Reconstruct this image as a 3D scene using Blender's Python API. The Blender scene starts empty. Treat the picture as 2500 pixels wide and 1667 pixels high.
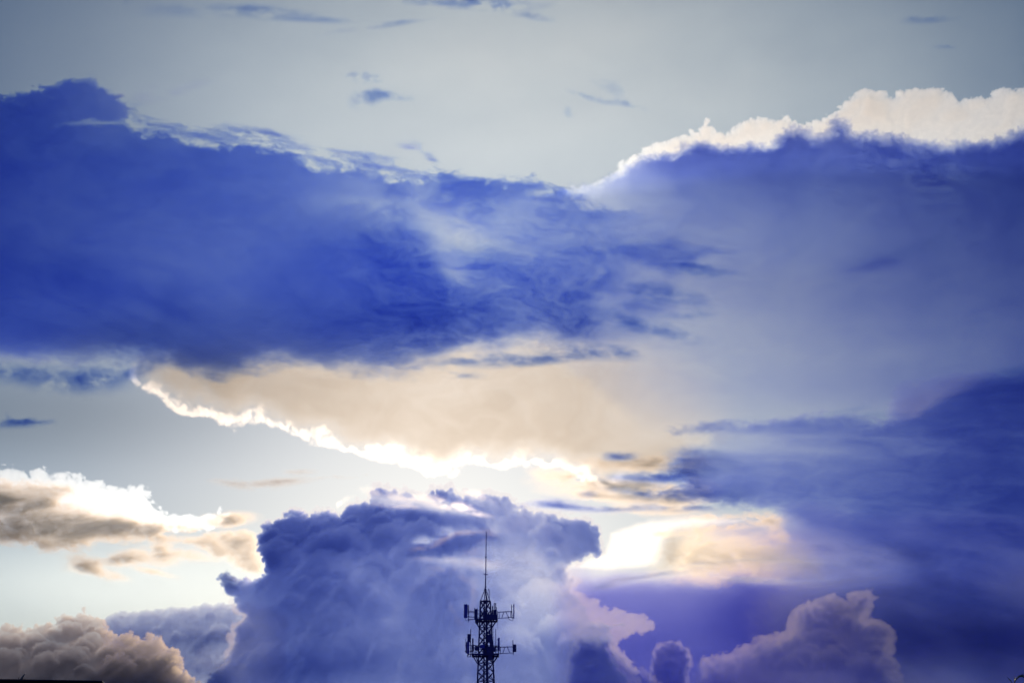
import bpy, math, random
import numpy as np
R = math.radians
sc = bpy.context.scene
col = sc.collection

# ------------------------------------------------------------------ camera
HFOV, PITCH, CAMZ = 40.0, 18.5, 1.7
FPX = 1250.0 / math.tan(R(HFOV / 2))          # focal length in pixels of a 2500 px wide frame
cam_d = bpy.data.cameras.new('camera')
cam_d.sensor_width = 36.0
cam_d.lens = 18.0 / math.tan(R(HFOV / 2))
cam_d.clip_start, cam_d.clip_end = 0.5, 300000.0
cam = bpy.data.objects.new('camera', cam_d)
cam.location = (0, 0, CAMZ)
cam.rotation_euler = (R(90 + PITCH), 0, 0)
col.objects.link(cam)
sc.camera = cam
_cp, _sp = math.cos(R(PITCH)), math.sin(R(PITCH))


def direction(u, v):
    """World direction (y = 1 on the optical axis) through a point of the 2500 x 1667 frame."""
    a = (u - 1250.0) / FPX
    b = (833.5 - v) / FPX
    return a, _cp - b * _sp, _sp + b * _cp


def at(u, v, y):
    dx, dy, dz = direction(u, v)
    return (dx / dy * y, y, CAMZ + dz / dy * y)


# ------------------------------------------------------------------ light
SUN_UV = (1090, 1085)
sx, sy, sz = direction(*SUN_UV)
sl = math.sqrt(sx * sx + sy * sy + sz * sz)
SUN_EL = math.asin(sz / sl)
SUN_AZ = math.atan2(sx, sy)
world = bpy.data.worlds.new('World')
sc.world = world
world.use_nodes = True
wn, wl = world.node_tree.nodes, world.node_tree.links
wn.clear()
sky = wn.new('ShaderNodeTexSky')
sky.sky_type = 'NISHITA'
sky.sun_disc = False
sky.sun_elevation = SUN_EL
sky.sun_rotation = SUN_AZ
sky.altitude = 0
sky.air_density = 1.0
sky.dust_density = 0.75
sky.ozone_density = 4.0
bg = wn.new('ShaderNodeBackground')
bg.inputs['Strength'].default_value = 0.05
wo = wn.new('ShaderNodeOutputWorld')
wl.new(sky.outputs[0], bg.inputs['Color'])
wl.new(bg.outputs[0], wo.inputs['Surface'])

sun_d = bpy.data.lights.new('sun', 'SUN')
sun_d.energy = 4.4
sun_d.angle = R(0.53)
sun_d.color = (1.0, 0.90, 0.76)
sun = bpy.data.objects.new('sun', sun_d)
sun.rotation_euler = (R(90) - SUN_EL, 0, math.pi - SUN_AZ)
col.objects.link(sun)

sc.view_settings.view_transform = 'Standard'
sc.view_settings.look = 'None'
sc.view_settings.exposure = 0.0
sc.view_settings.gamma = 1.0
sc.view_settings.use_curve_mapping = False
sc.render.engine = 'CYCLES'
sc.cycles.volume_bounces = 0
sc.cycles.use_denoising = True

# ------------------------------------------------------------------ cloud bodies
def _hash(ix, iy, seed):
    h = (ix.astype(np.int64) * 374761393 + iy.astype(np.int64) * 668265263 + seed * 1442695041) & 0xFFFFFFFF
    h = ((h ^ (h >> 13)) * 1274126177) & 0xFFFFFFFF
    return (h ^ (h >> 16)) & 0xFFFF


def perlin(x, y, seed=0):
    ix, iy = np.floor(x), np.floor(y)
    fx, fy = x - ix, y - iy
    w = lambda t: t * t * t * (t * (t * 6 - 15) + 10)
    out = []
    for oy in (0, 1):
        for ox in (0, 1):
            a = _hash(ix + ox, iy + oy, seed) * (2 * math.pi / 65536.0)
            out.append(np.cos(a) * (fx - ox) + np.sin(a) * (fy - oy))
    wx, wy = w(fx), w(fy)
    return ((out[0] * (1 - wx) + out[1] * wx) * (1 - wy) + (out[2] * (1 - wx) + out[3] * wx) * wy) * 1.5


def fbm(u, v, scale, octaves=4, seed=0, stretch=1.0, angle=0.0, gain=0.5, billow=False):
    c, s = math.cos(R(angle)), math.sin(R(angle))
    x = (u * c + v * s) / (scale * stretch)
    y = (-u * s + v * c) / scale
    tot, amp, norm = 0.0, 1.0, 0.0
    for o in range(octaves):
        n = perlin(x + 17.3 * o, y - 9.1 * o, seed + o * 31)
        if billow:
            n = np.abs(n) * 2 - 0.5
        tot = tot + n * amp
        norm += amp
        amp *= gain
        x, y = x * 2.03, y * 2.03
    return tot / norm


def signed_distance(u, v, pts):
    """Positive inside the outline, in frame pixels."""
    p = np.array(pts, dtype=np.float64)
    q = np.roll(p, -1, axis=0)
    best = np.full(u.shape, 1e18)
    inside = np.zeros(u.shape, dtype=bool)
    for (ax, ay), (bx, by) in zip(p, q):
        ex, ey = bx - ax, by - ay
        L2 = ex * ex + ey * ey + 1e-9
        t = np.clip(((u - ax) * ex + (v - ay) * ey) / L2, 0, 1)
        best = np.minimum(best, (u - ax - t * ex) ** 2 + (v - ay - t * ey) ** 2)
        if ay != by:
            cr = ((ay > v) != (by > v)) & (u < ex * (v - ay) / (by - ay) + ax)
            inside ^= cr
    d = np.sqrt(best)
    return np.where(inside, d, -d)


def smooth(x):
    x = np.clip(x, 0, 1)
    return x * x * (3 - 2 * x)


def rounded(x):
    x = np.clip(x, 0, 1)
    return np.sqrt(np.maximum(0, 1 - (1 - x) ** 2))


def spots(u, v, lst):
    """Sum of soft oval spots: (u, v, radius along, radius across, angle, amount)."""
    tot = np.zeros(u.shape)
    for (cu, cv, ru, rv, ang, amt) in lst:
        c, s = math.cos(R(ang)), math.sin(R(ang))
        du, dv = u - cu, v - cv
        a, b = (du * c + dv * s) / ru, (-du * s + dv * c) / rv
        tot += amt * np.exp(-(a * a + b * b))
    return tot


_vmats = {}


def cloud_material(name, scatter, absorb, g, mfp):
    """Even cloud medium: scattering and absorption per channel, in units of 1 / mfp metres."""
    key = (name, mfp)
    if key in _vmats:
        return _vmats[key]
    m = bpy.data.materials.new(name)
    m.use_nodes = True
    nt = m.node_tree
    nt.nodes.clear()
    out = nt.nodes.new('ShaderNodeOutputMaterial')
    vs = nt.nodes.new('ShaderNodeVolumeScatter')
    k = max(scatter)
    vs.inputs['Color'].default_value = tuple(c / k for c in scatter) + (1,)
    vs.inputs['Density'].default_value = k / mfp
    vs.inputs['Anisotropy'].default_value = g
    va = nt.nodes.new('ShaderNodeVolumeAbsorption')
    k = max(max(absorb), 1e-6)
    va.inputs['Color'].default_value = tuple(1 - c / k for c in absorb) + (1,)
    va.inputs['Density'].default_value = k / mfp
    ad = nt.nodes.new('ShaderNodeAddShader')
    nt.links.new(vs.outputs[0], ad.inputs[0])
    nt.links.new(va.outputs[0], ad.inputs[1])
    nt.links.new(ad.outputs[0], out.inputs['Volume'])
    try:
        m.cycles.homogeneous_volume = True
    except Exception:
        pass
    _vmats[key] = m
    return m


def wall_at(y):                      # a cloud standing upright at a ground distance
    return lambda u, v: y / direction(u, v)[1]


def deck_at(h, ymin=3000.0, ymax=40000.0):   # a cloud sheet lying at an altitude
    def f(u, v):
        dx, dy, dz = direction(u, v)
        return np.clip(h / np.maximum(dz, 1e-3), ymin / dy, ymax / dy)
    return f


def cloud(name, label, box, step, depth, field, mat, mfp, lift=0.5, rough=0.04, seed=1, parent=None):
    """One closed cloud body. field(u, v) gives its optical thickness; the body is that many
    mean free paths deep along the line of sight, bulging to both sides of its own surface."""
    u0, v0, u1, v1 = box
    nu, nv = int((u1 - u0) / step) + 1, int((v1 - v0) / step) + 1
    uu, vv = np.meshgrid(u0 + step * np.arange(nu), v0 + step * np.arange(nv))
    tau = field(uu, vv)
    tau[0, :] = tau[-1, :] = 0
    tau[:, 0] = tau[:, -1] = 0
    tau = np.where(tau < 0.004, 0, tau)
    cell = (tau[:-1, :-1] > 0) | (tau[1:, :-1] > 0) | (tau[:-1, 1:] > 0) | (tau[1:, 1:] > 0)
    used = np.zeros(tau.shape, bool)
    used[:-1, :-1] |= cell
    used[1:, :-1] |= cell
    used[:-1, 1:] |= cell
    used[1:, 1:] |= cell
    dx, dy, dz = direction(uu, vv)
    ln = np.sqrt(dx * dx + dy * dy + dz * dz)
    mid = depth(uu, vv) * ln                                 # metres along the ray
    thick = tau * mfp
    mid = mid + rough * thick * fbm(uu, vv, 120, 4, seed + 500) * 2
    fr = (mid - thick * lift) / ln
    bk = (mid + thick * (1 - lift)) / ln
    idx_f = np.full(tau.shape, -1, np.int64)
    n_f = int(used.sum())
    idx_f[used] = np.arange(n_f)
    body = used & (tau > 0)
    idx_b = idx_f.copy()
    n_b = int(body.sum())
    idx_b[body] = n_f + np.arange(n_b)
    co = np.zeros((n_f + n_b, 3))
    for k, d in enumerate((dx, dy, dz)):
        co[:n_f, k] = (d * fr)[used]
        co[n_f:, k] = (d * bk)[body]
    co[:, 2] += CAMZ
    r, c = np.nonzero(cell)

    def quads(ix, flip):
        q = np.stack([ix[r, c], ix[r, c + 1], ix[r + 1, c + 1], ix[r + 1, c]], 1)
        return q[:, ::-1] if flip else q
    f = np.concatenate([quads(idx_f, True), quads(idx_b, False)])
    me = bpy.data.meshes.new(name)
    me.vertices.add(len(co))
    me.vertices.foreach_set('co', co.astype(np.float32).ravel())
    me.loops.add(f.size)
    me.loops.foreach_set('vertex_index', f.astype(np.int32).ravel())
    me.polygons.add(len(f))
    me.polygons.foreach_set('loop_start', np.arange(0, f.size, 4, dtype=np.int32))
    me.update(calc_edges=True)
    me.materials.append(mat)
    o = bpy.data.objects.new(name, me)
    col.objects.link(o)
    if parent:
        o.parent = parent
        return o
    o['label'] = label
    o['category'] = 'cloud'
    o['group'] = 'clouds of the evening sky'
    return o


# media: scattering and absorption per channel; the deeper a ray goes, the bluer what is left of it
def SHADE(mfp): return cloud_material('shaded_blue_cloud', (0.13, 0.12, 0.09), (0.80, 0.62, 0.19), 0.6, mfp)
def INDIGO(mfp): return cloud_material('indigo_cloud', (0.11, 0.105, 0.095), (0.76, 0.63, 0.24), 0.6, mfp)
def BLUE(mfp): return cloud_material('blue_grey_cloud', (0.17, 0.14, 0.11), (0.64, 0.55, 0.27), 0.65, mfp)
def WHITE(mfp): return cloud_material('white_cloud', (0.78, 0.86, 0.98), (0.06, 0.05, 0.0), 0.6, mfp)
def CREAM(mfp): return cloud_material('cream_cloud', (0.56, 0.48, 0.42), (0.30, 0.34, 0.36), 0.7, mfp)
def PEACH(mfp): return cloud_material('peach_cloud', (0.16, 0.14, 0.12), (0.44, 0.47, 0.46), 0.6, mfp)
def DUSK(mfp): return cloud_material('dusky_peach_cloud', (0.085, 0.072, 0.060), (0.30, 0.32, 0.34), 0.7, mfp)
def PINK(mfp): return cloud_material('pink_grey_cloud', (0.34, 0.27, 0.24), (0.36, 0.36, 0.26), 0.5, mfp)
def BROWN(mfp): return cloud_material('brown_cloud', (0.36, 0.255, 0.155), (0.38, 0.43, 0.44), 0.65, mfp)
def THIN(mfp): return cloud_material('thin_blue_cloud', (0.03, 0.03, 0.03), (0.85, 0.62, 0.16), 0.3, mfp)
def HAZY(mfp): return cloud_material('pale_high_veil', (0.62, 0.79, 0.90), (0.0, 0.0, 0.0), 0.55, mfp)
def CORE(mfp): return cloud_material('shade_blue_core', (0.05, 0.042, 0.04), (0.74, 0.64, 0.20), 0.4, mfp)  # darker medium that puts shade into the inner cumulus
def VIOLET(mfp): return cloud_material('violet_cloud', (0.16, 0.13, 0.10), (0.60, 0.57, 0.22), 0.6, mfp)


def turb(u, v, scale, seed, stretch=1.0, angle=0.0, warp=0.5, octaves=6, gain=0.62, billow=False):
    """Turbulence folded by a slower turbulence, about one unit strong."""
    q = fbm(u, v, scale * 1.7, 4, seed + 71, stretch, angle)
    r = fbm(u, v, scale * 1.7, 4, seed + 72, stretch, angle)
    return fbm(u + warp * 4 * scale * q * stretch, v + warp * 4 * scale * r, scale, octaves, seed, stretch, angle, gain, billow) * 4.5


TAU_V = [200, 300, 400, 500, 600, 700, 800, 900, 1000]
TAU = [[3.4, 3.3, 3.2, 2.8] + [2.5] * 16 + [2.7, 2.8, 2.8, 2.8, 3.0, 3.0],
       [3.5, 3.3, 2.8, 2.6, 2.3, 2.0] + [2.0] * 11 + [2.2, 2.4, 2.6, 2.8, 2.6, 2.4, 2.6, 3.2, 3.4],
       [3.8, 3.6, 3.4, 3.3, 3.2, 3.1, 3.0, 2.8, 2.6, 2.4, 2.5, 2.6, 2.5, 2.3, 2.4, 2.5, 2.5, 2.6, 2.6, 2.6, 2.7, 2.7, 2.6, 2.8, 3.3, 3.5],
       [3.8, 3.6, 3.5, 3.4, 3.4, 3.3, 3.2, 2.9, 2.2, 1.8, 1.9, 2.2, 2.0, 1.8, 1.6, 1.5, 1.6, 1.8, 2.0, 2.1, 2.2, 2.3, 2.5, 2.8, 3.2, 3.4],
       [3.9, 3.7, 3.6, 3.4, 3.2, 3.0, 2.9, 2.7, 2.6, 2.5, 2.2, 1.3, 1.5, 1.7, 1.7, 1.7, 1.6, 1.5, 1.5, 1.6, 1.8, 2.0, 2.2, 2.5, 2.8, 3.0],
       [4.2, 4.0, 3.9, 3.6, 3.3, 3.0, 2.8, 2.7, 2.6, 2.6, 2.5, 2.6, 2.6, 2.6, 2.5, 2.2, 1.5, 1.2, 1.2, 1.3, 1.5, 1.8, 1.9, 2.1, 2.4, 2.7],
       [4.0, 4.0, 3.8, 3.4, 3.2, 3.1, 3.0, 2.8, 2.7, 2.6, 2.8, 2.8, 2.6, 2.4, 2.1, 1.5, 0.8, 0.65, 0.75, 1.0, 1.25, 1.5, 1.7, 1.8, 2.0, 2.3],
       [3.0] * 6 + [2.8, 2.6, 2.4, 2.2, 2.0, 1.6, 1.0, 0.8, 0.65, 0.5, 0.45, 0.45, 0.6, 0.8, 1.0, 1.25, 1.4, 1.7, 1.9, 2.1],
       [2.5] * 6 + [2.4, 2.2, 2.0, 1.8, 1.5, 1.2, 0.8, 0.6, 0.5, 0.5, 0.5, 0.6, 0.7, 0.9, 1.1, 1.3, 1.5, 1.6, 1.8, 2.0]]


def deck_depth(u, v):
    """Broad thickness of the two big cloud decks over the frame."""
    g = np.array(TAU)
    x = np.clip(u / 100.0, 0, 24.999)
    y = np.clip((v - 200) / 100.0, 0, 7.999)
    ix, iy = x.astype(int), y.astype(int)
    fx, fy = smooth(x - ix), smooth(y - iy)
    return (g[iy, ix] * (1 - fx) + g[iy, ix + 1] * fx) * (1 - fy) + (g[iy + 1, ix] * (1 - fx) + g[iy + 1, ix + 1] * fx) * fy


def outline(u, v, pts, warp, scale, seed, stretch=1.0, angle=0.0, octaves=5):
    """Signed distance to an outline whose edge is torn by turbulence."""
    return signed_distance(u + warp * fbm(u, v, scale, octaves, seed, stretch, angle, 0.6),
                           v + warp * 0.75 * fbm(u, v, scale, octaves, seed + 1, stretch, angle, 0.6), pts)


def deck_left(u, v):
    wu, wv = 60 * fbm(u, v, 160, 4, 201), 50 * fbm(u, v, 160, 4, 202)
    base = deck_depth(u + wu, v + wv)
    w = smooth((u + wu - 1330) / 380)
    out = [(-260, 235), (0, 228), (60, 222), (130, 215), (160, 200), (205, 191), (255, 202), (290, 232), (316, 262), (312, 288), (330, 318), (450, 332), (560, 342), (650, 358),
           (740, 380), (800, 420), (850, 413), (945, 411), (960, 440), (1050, 440), (1072, 410), (1160, 418), (1230, 437), (1310, 433), (1345, 452), (1400, 470), (1500, 500), (1720, 530), (1760, 700), (1660, 870), (1540, 880), (1400, 858), (1250, 852),
           (1130, 880), (1050, 905), (985, 922), (900, 924), (830, 916), (700, 912), (620, 918), (545, 945), (480, 925), (400, 900), (330, 885),
           (270, 895), (160, 908), (90, 890), (0, 885), (-260, 890)]
    d = outline(u, v, out, 60, 90, 11, 1.8, 4, 7) + 7 * turb(u, v, 26, 218, 2.0, 6, 0.3, 5, 0.7) * (1 - 0.5 * smooth((v - 750) / 100))
    t = base * (1 - w) * smooth((d + 5) / (30 + 40 * smooth((v - 700) / 150)))
    tear = turb(u, v, 60, 13, 2.4, 7, 0.35, 7, 0.72)
    ragged = 0.05 + 0.24 * smooth((u - 760) / 250) * smooth((v - 400) / 80)
    t = t * np.exp(0.07 * turb(u, v, 260, 14, 2.2, 3) + ragged * tear)
    # the thin torn fringe above the solid edge
    fr = outline(u, v, [(320, 275), (400, 288), (480, 299), (550, 299), (640, 316), (740, 343), (830, 370), (900, 374), (975, 398), (1065, 402), (1075, 445), (940, 450), (850, 425), (740, 395), (560, 352), (330, 340)], 30, 60, 205, 2.5, 8, 6)
    n2 = turb(u, v, 26, 207, 5.0, 10, 0.12, 6, 0.7)
    t = t + 0.75 * smooth((fr + 5) / 20) * np.clip(0.75 + 0.9 * n2, 0, 2.6)
    t = t + np.clip(0.7 + 0.6 * n2, 0, 2.2) * spots(u, v, [(870, 376, 80, 6, 7, 1.1), (940, 388, 40, 5, 20, 1.0), (640, 325, 60, 6, 6, 0.7), (1005, 358, 24, 8, 8, 1.5), (1036, 372, 24, 8, 45, 1.0), (1060, 398, 24, 9, 65, 1.0), (345, 240, 34, 16, -25, 0.5), (440, 222, 60, 10, -18, 0.4)])
    # dark tongues reaching right
    tg = outline(u, v, [(1350, 618), (1470, 604), (1560, 584), (1640, 572), (1700, 596), (1780, 598), (1850, 610), (1800, 622), (1720, 640), (1700, 662), (1640, 690), (1560, 655), (1480, 640)], 34, 70, 211, 2.4, 6, 6)
    t = t + 1.1 * smooth((tg + 4) / 40) * np.exp(0.25 * tear)
    tg = outline(u, v, [(1080, 425), (1200, 432), (1330, 442), (1345, 462), (1290, 470), (1440, 492), (1440, 502), (1330, 500), (1180, 490), (1060, 470)], 16, 50, 214, 2.0, 5, 5)
    t = t + 0.9 * smooth((tg + 3) / 22)
    tg = outline(u, v, [(1480, 690), (1560, 705), (1640, 740), (1600, 790), (1500, 770), (1420, 740)], 40, 70, 217, 2.4, 10, 6)
    t = t + 0.6 * smooth(tg / 40) * np.exp(0.3 * tear)
    # the solid lobe coming forward from the left under the torn part
    lobe = outline(u, v, [(300, 640), (600, 600), (830, 572), (860, 578), (880, 556), (915, 556), (1000, 562), (1045, 606), (1062, 645), (1120, 690), (1250, 730), (1330, 780), (1300, 815), (1150, 840), (1000, 890), (800, 895), (300, 880)], 24, 60, 17, 1.4, 0, 6)
    t = t + 1.0 * (0.45 * smooth((lobe + 3) / 16) + 0.55 * smooth(lobe / 90)) * smooth((u - 500) / 400)
    # rents
    t = t * np.exp(spots(u + 10 * tear, v + 6 * tear, [(250, 304, 80, 6, -5, -1.3), (1090, 570, 90, 34, 22, -1.0), (900, 497, 90, 14, 4, -0.5), (1110, 675, 38, 18, 25, -0.8), (1325, 466, 34, 6, -8, -1.3), (1200, 872, 130, 14, 0, -0.6), (1420, 850, 120, 16, 0, -0.4), (1470, 720, 60, 10, 8, -0.4), (1230, 545, 60, 12, 5, -0.3)]))
    return np.maximum(t - 0.012, 0)


def deck_right(u, v):
    out = [(1330, 455), (1400, 448), (1455, 440), (1500, 418), (1560, 380), (1640, 366), (1700, 342), (1780, 350), (1880, 350), (1912, 312), (1938, 300), (1985, 322), (2010, 320), (2025, 296), (2048, 283),
           (2075, 297), (2090, 316), (2200, 330), (2300, 345), (2400, 335), (2450, 325), (2480, 310), (2520, 305), (2760, 300), (2760, 1090), (2300, 1070), (2000, 1080), (1700, 1090), (1560, 1060), (1450, 960), (1300, 860), (1200, 700), (1200, 500)]
    d = outline(u, v, out, 22, 60, 21, octaves=6) + 4 * turb(u, v, 22, 220, 1.2, 0, 0.3, 5, 0.7)
    wu, wv = 60 * fbm(u, v, 160, 4, 201), 50 * fbm(u, v, 160, 4, 202)
    base = deck_depth(u + wu, v + wv)
    w = smooth((u + wu - 1330) / 380)
    e = 0.22 * smooth((d + 3) / 12) + 0.78 * smooth((d - 5) / (26 + 16 * smooth((u - 1850) / 150)))
    t = base * (w + 0.25 * (1 - w)) * e * smooth((1085 - v) / 170) * smooth((u - 1190) / 200)
    t = t + spots(u, v, [(2120, 650, 70, 16, -8, 0.8), (2160, 640, 40, 10, 0, 0.3)]) * np.exp(0.2 * turb(u, v, 40, 26, 2.5, -8))
    t = t * (1 + 0.30 * np.exp(-np.maximum(d - 30, 0) / 110) * smooth((u - 1450) / 200))
    streak = 0.03 + 0.16 * spots(u, v, [(2250, 400, 150, 50, 10, 1.0), (2290, 470, 60, 40, 0, 0.8), (1600, 640, 260, 140, 0, 0.8), (1700, 880, 200, 80, 0, 0.5)])
    t = t * np.exp(0.07 * turb(u, v, 240, 23, 1.6, -12) + streak * turb(u, v, 34, 24, 3.2, 9, 0.4))
    return np.maximum(t, 0)


VEIL = [(300, 930), (420, 990), (480, 1012), (535, 1043), (575, 1045), (605, 1030), (650, 1052), (700, 1062), (760, 1082), (830, 1097), (880, 1112), (960, 1122), (1000, 1150),
        (1050, 1172), (1100, 1165), (1140, 1135), (1240, 1142), (1350, 1145), (1450, 1185), (1600, 1200), (1690, 1140), (1800, 1080), (2000, 1060), (2000, 650), (1500, 650), (1000, 650), (600, 730), (330, 850)]


def veil_edge(u, v):
    return signed_distance(u + 16 * fbm(u, v, 80, 3, 34), v + 16 * fbm(u, v, 90, 3, 32), VEIL) + 22 * fbm(u, v, 130, 4, 31, gain=0.5, billow=True)


def veil_cream(u, v):
    t = 2.6 * smooth((veil_edge(u, v) - 2) / 80)
    t *= smooth((v - 760) / 170)
    f = smooth((u + 0.5 * (1000 - v) - 1380) / 480)
    t *= (1 - f * smooth((1120 - v) / 70))
    t *= np.exp(0.10 * turb(u, v, 150, 33, 1.5, 8) + spots(u, v, [(650, 950, 240, 60, 10, 0.15), (1250, 1060, 260, 60, 5, 0.15), (1100, 940, 150, 40, 0, -0.15)]))
    return np.maximum(t, 0)


def veil_rim(u, v):  # extra bright strip shaped to stand for the veil's rim light
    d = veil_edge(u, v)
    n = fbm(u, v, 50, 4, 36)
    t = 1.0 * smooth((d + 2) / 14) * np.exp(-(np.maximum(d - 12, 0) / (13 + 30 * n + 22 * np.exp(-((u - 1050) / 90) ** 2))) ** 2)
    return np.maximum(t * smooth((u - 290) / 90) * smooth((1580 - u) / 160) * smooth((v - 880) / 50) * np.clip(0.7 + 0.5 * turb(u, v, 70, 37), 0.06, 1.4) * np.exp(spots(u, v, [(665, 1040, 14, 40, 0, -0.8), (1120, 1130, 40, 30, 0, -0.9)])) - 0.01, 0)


def bank_right(u, v):
    fine = fbm(u, v, 36, 5, 43, 3.0, -2, 0.6)
    out = [(1625, 1052), (1700, 1040), (1740, 1030), (1830, 1025), (1870, 1018), (1920, 1012), (1980, 1006), (2030, 1010), (2090, 1012), (2150, 1028), (2158, 1000), (2172, 960), (2200, 940), (2250, 928),
           (2330, 910), (2420, 905), (2520, 908), (2760, 910), (2760, 1900), (1850, 1900), (1800, 1500), (1850, 1330), (1900, 1262), (1900, 1250), (1800, 1243), (1660, 1230), (1610, 1205), (1650, 1180), (1600, 1160), (1640, 1130), (1660, 1090), (1720, 1075), (1640, 1068)]
    d = outline(u, v, out, 26, 100, 41, 2.2, 0, 6) + 6 * turb(u, v, 26, 221, 2.2, -3, 0.3, 5, 0.7)
    low = smooth((v - 1240) / 140)
    t = 2.3 * smooth((d + 6) / (46 + 420 * low)) ** 0.85
    t *= np.exp(spots(u, v, [(2480, 1150, 360, 260, 0, 0.65), (1850, 1085, 230, 30, 0, -0.5), (1750, 1078, 120, 26, 0, -0.6), (1850, 1190, 200, 40, 0, 0.2), (2500, 1650, 420, 260, 0, 0.6)]))
    t *= np.exp(0.07 * turb(u, v, 200, 44, 2.0) + 0.09 * turb(u, v, 44, 45, 3.2, -3))
    t *= np.exp(spots(u, v, [(1800, 1065, 150, 10, 0, -0.35), (1720, 1090, 90, 8, 3, -0.4), (2000, 1100, 120, 14, 4, -0.25)]))
    return np.maximum(t, 0)


def bank_low(u, v):
    n = fbm(u, v, 110, 5, 51, 2.4)
    vw, uw = v + 40 * n, u + 60 * n
    t = (3.4 + 1.2 * smooth((v - 1430) / 150)) * smooth((vw - 1368) / 90) * smooth((u - 1330) / 90)
    t += 2.3 * smooth((vw - 1235) / 80) * smooth((uw - 1640) / 330)
    ln = fbm(u, v, 36, 5, 53, 5.0, -4, 0.6)
    t *= np.exp(0.15 * fbm(u, v, 200, 5, 52, 2.5) - np.clip(1 + 1.4 * ln, 0, 2) * spots(uw, v, [(1760, 1372, 120, 6, -6, 0.5), (1620, 1408, 90, 7, -9, 0.55), (1900, 1368, 140, 7, 3, 0.35), (1850, 1415, 100, 9, 4, 0.45), (1980, 1415, 120, 8, -5, 0.3), (2130, 1425, 100, 7, -8, 0.25)]))
    return np.maximum(t * smooth((2800 - u) / 120) * smooth((1900 - v) / 120), 0)


def puffy(out, amp, R1, scale, seed, bumps=6.0, relief=0.07, marks=(), foot=None, heads=(), gap=None, lumps=None):
    """Cumulus: a knobbly cauliflower outline that thickens fast."""
    def f(u, v):
        d = signed_distance(u + 5 * fbm(u, v, 40, 3, seed), v + 5 * fbm(u, v, 40, 3, seed + 1), out)
        d = d + bumps * fbm(u, v, scale, 4, seed + 2, gain=0.5, billow=True)
        if gap:
            d = d - gap(u, v)
        t = amp * rounded(d / R1)
        t = t * np.exp(relief * (turb(u, v, 80, seed + 3, billow=True, warp=0.3) + 0.5 * turb(u, v, 260, seed + 4)))
        t = t * np.exp(0.3 * relief * turb(u, v, 34, seed + 5, billow=True, warp=0.3, octaves=4))
        if marks:
            t = t * np.exp(spots(u, v, marks))
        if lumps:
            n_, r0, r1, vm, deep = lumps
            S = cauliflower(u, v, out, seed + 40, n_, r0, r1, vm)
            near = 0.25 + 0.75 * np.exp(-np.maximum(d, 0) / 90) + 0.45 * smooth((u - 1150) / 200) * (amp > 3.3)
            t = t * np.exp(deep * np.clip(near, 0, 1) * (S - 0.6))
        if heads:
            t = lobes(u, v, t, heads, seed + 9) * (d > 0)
        if foot:
            t = t * smooth((foot[0] + foot[2] * np.maximum(0, 1850 - u) - v) / foot[1])
        return np.maximum(t, 0)
    return f


def cauliflower(u, v, out, seed, count, rmin, rmax, vmax):  # thickness shaped to put lit crowns and shaded undersides into the cloud
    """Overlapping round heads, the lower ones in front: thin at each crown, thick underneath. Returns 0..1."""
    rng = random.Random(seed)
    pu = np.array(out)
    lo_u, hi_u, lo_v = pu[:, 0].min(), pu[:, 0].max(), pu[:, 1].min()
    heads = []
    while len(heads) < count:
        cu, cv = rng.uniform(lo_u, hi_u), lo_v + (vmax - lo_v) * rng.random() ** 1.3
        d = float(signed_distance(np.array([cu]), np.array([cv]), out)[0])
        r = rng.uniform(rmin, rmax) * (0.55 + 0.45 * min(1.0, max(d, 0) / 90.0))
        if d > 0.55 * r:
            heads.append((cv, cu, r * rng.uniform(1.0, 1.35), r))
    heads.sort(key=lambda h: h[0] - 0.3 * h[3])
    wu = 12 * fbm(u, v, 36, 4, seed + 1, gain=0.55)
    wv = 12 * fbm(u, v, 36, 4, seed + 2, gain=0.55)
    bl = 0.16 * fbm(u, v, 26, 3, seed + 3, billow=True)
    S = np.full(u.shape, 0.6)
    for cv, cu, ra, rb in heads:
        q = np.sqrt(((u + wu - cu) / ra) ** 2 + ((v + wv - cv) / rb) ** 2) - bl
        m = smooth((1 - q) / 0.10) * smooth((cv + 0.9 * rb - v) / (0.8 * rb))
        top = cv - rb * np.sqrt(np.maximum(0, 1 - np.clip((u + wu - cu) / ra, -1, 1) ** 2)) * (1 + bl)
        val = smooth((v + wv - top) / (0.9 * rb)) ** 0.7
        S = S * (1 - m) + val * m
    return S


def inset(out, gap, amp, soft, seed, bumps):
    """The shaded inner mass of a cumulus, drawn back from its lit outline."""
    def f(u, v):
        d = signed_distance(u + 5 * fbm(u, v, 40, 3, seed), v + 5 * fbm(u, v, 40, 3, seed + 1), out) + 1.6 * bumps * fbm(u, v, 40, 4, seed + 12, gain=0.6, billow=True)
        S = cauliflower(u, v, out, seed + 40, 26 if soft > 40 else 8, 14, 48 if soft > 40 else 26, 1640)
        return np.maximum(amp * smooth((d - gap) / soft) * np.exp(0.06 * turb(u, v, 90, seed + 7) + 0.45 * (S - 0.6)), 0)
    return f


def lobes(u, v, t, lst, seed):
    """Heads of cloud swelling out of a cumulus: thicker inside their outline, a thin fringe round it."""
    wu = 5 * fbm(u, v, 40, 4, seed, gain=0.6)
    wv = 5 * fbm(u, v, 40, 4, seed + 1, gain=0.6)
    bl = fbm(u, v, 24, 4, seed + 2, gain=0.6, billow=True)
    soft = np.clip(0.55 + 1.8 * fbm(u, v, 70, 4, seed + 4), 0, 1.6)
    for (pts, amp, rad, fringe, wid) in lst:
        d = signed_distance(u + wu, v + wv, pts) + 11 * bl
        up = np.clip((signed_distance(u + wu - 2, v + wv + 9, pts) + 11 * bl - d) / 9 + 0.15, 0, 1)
        t = t * np.exp(-0.8 * fringe * soft * up * np.exp(-(((d + wid) / np.where(d > -wid, wid, 2.6 * wid)) ** 2)))  # thinned along upper edges to stand for lit rims
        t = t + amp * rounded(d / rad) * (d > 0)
    return t


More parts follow.
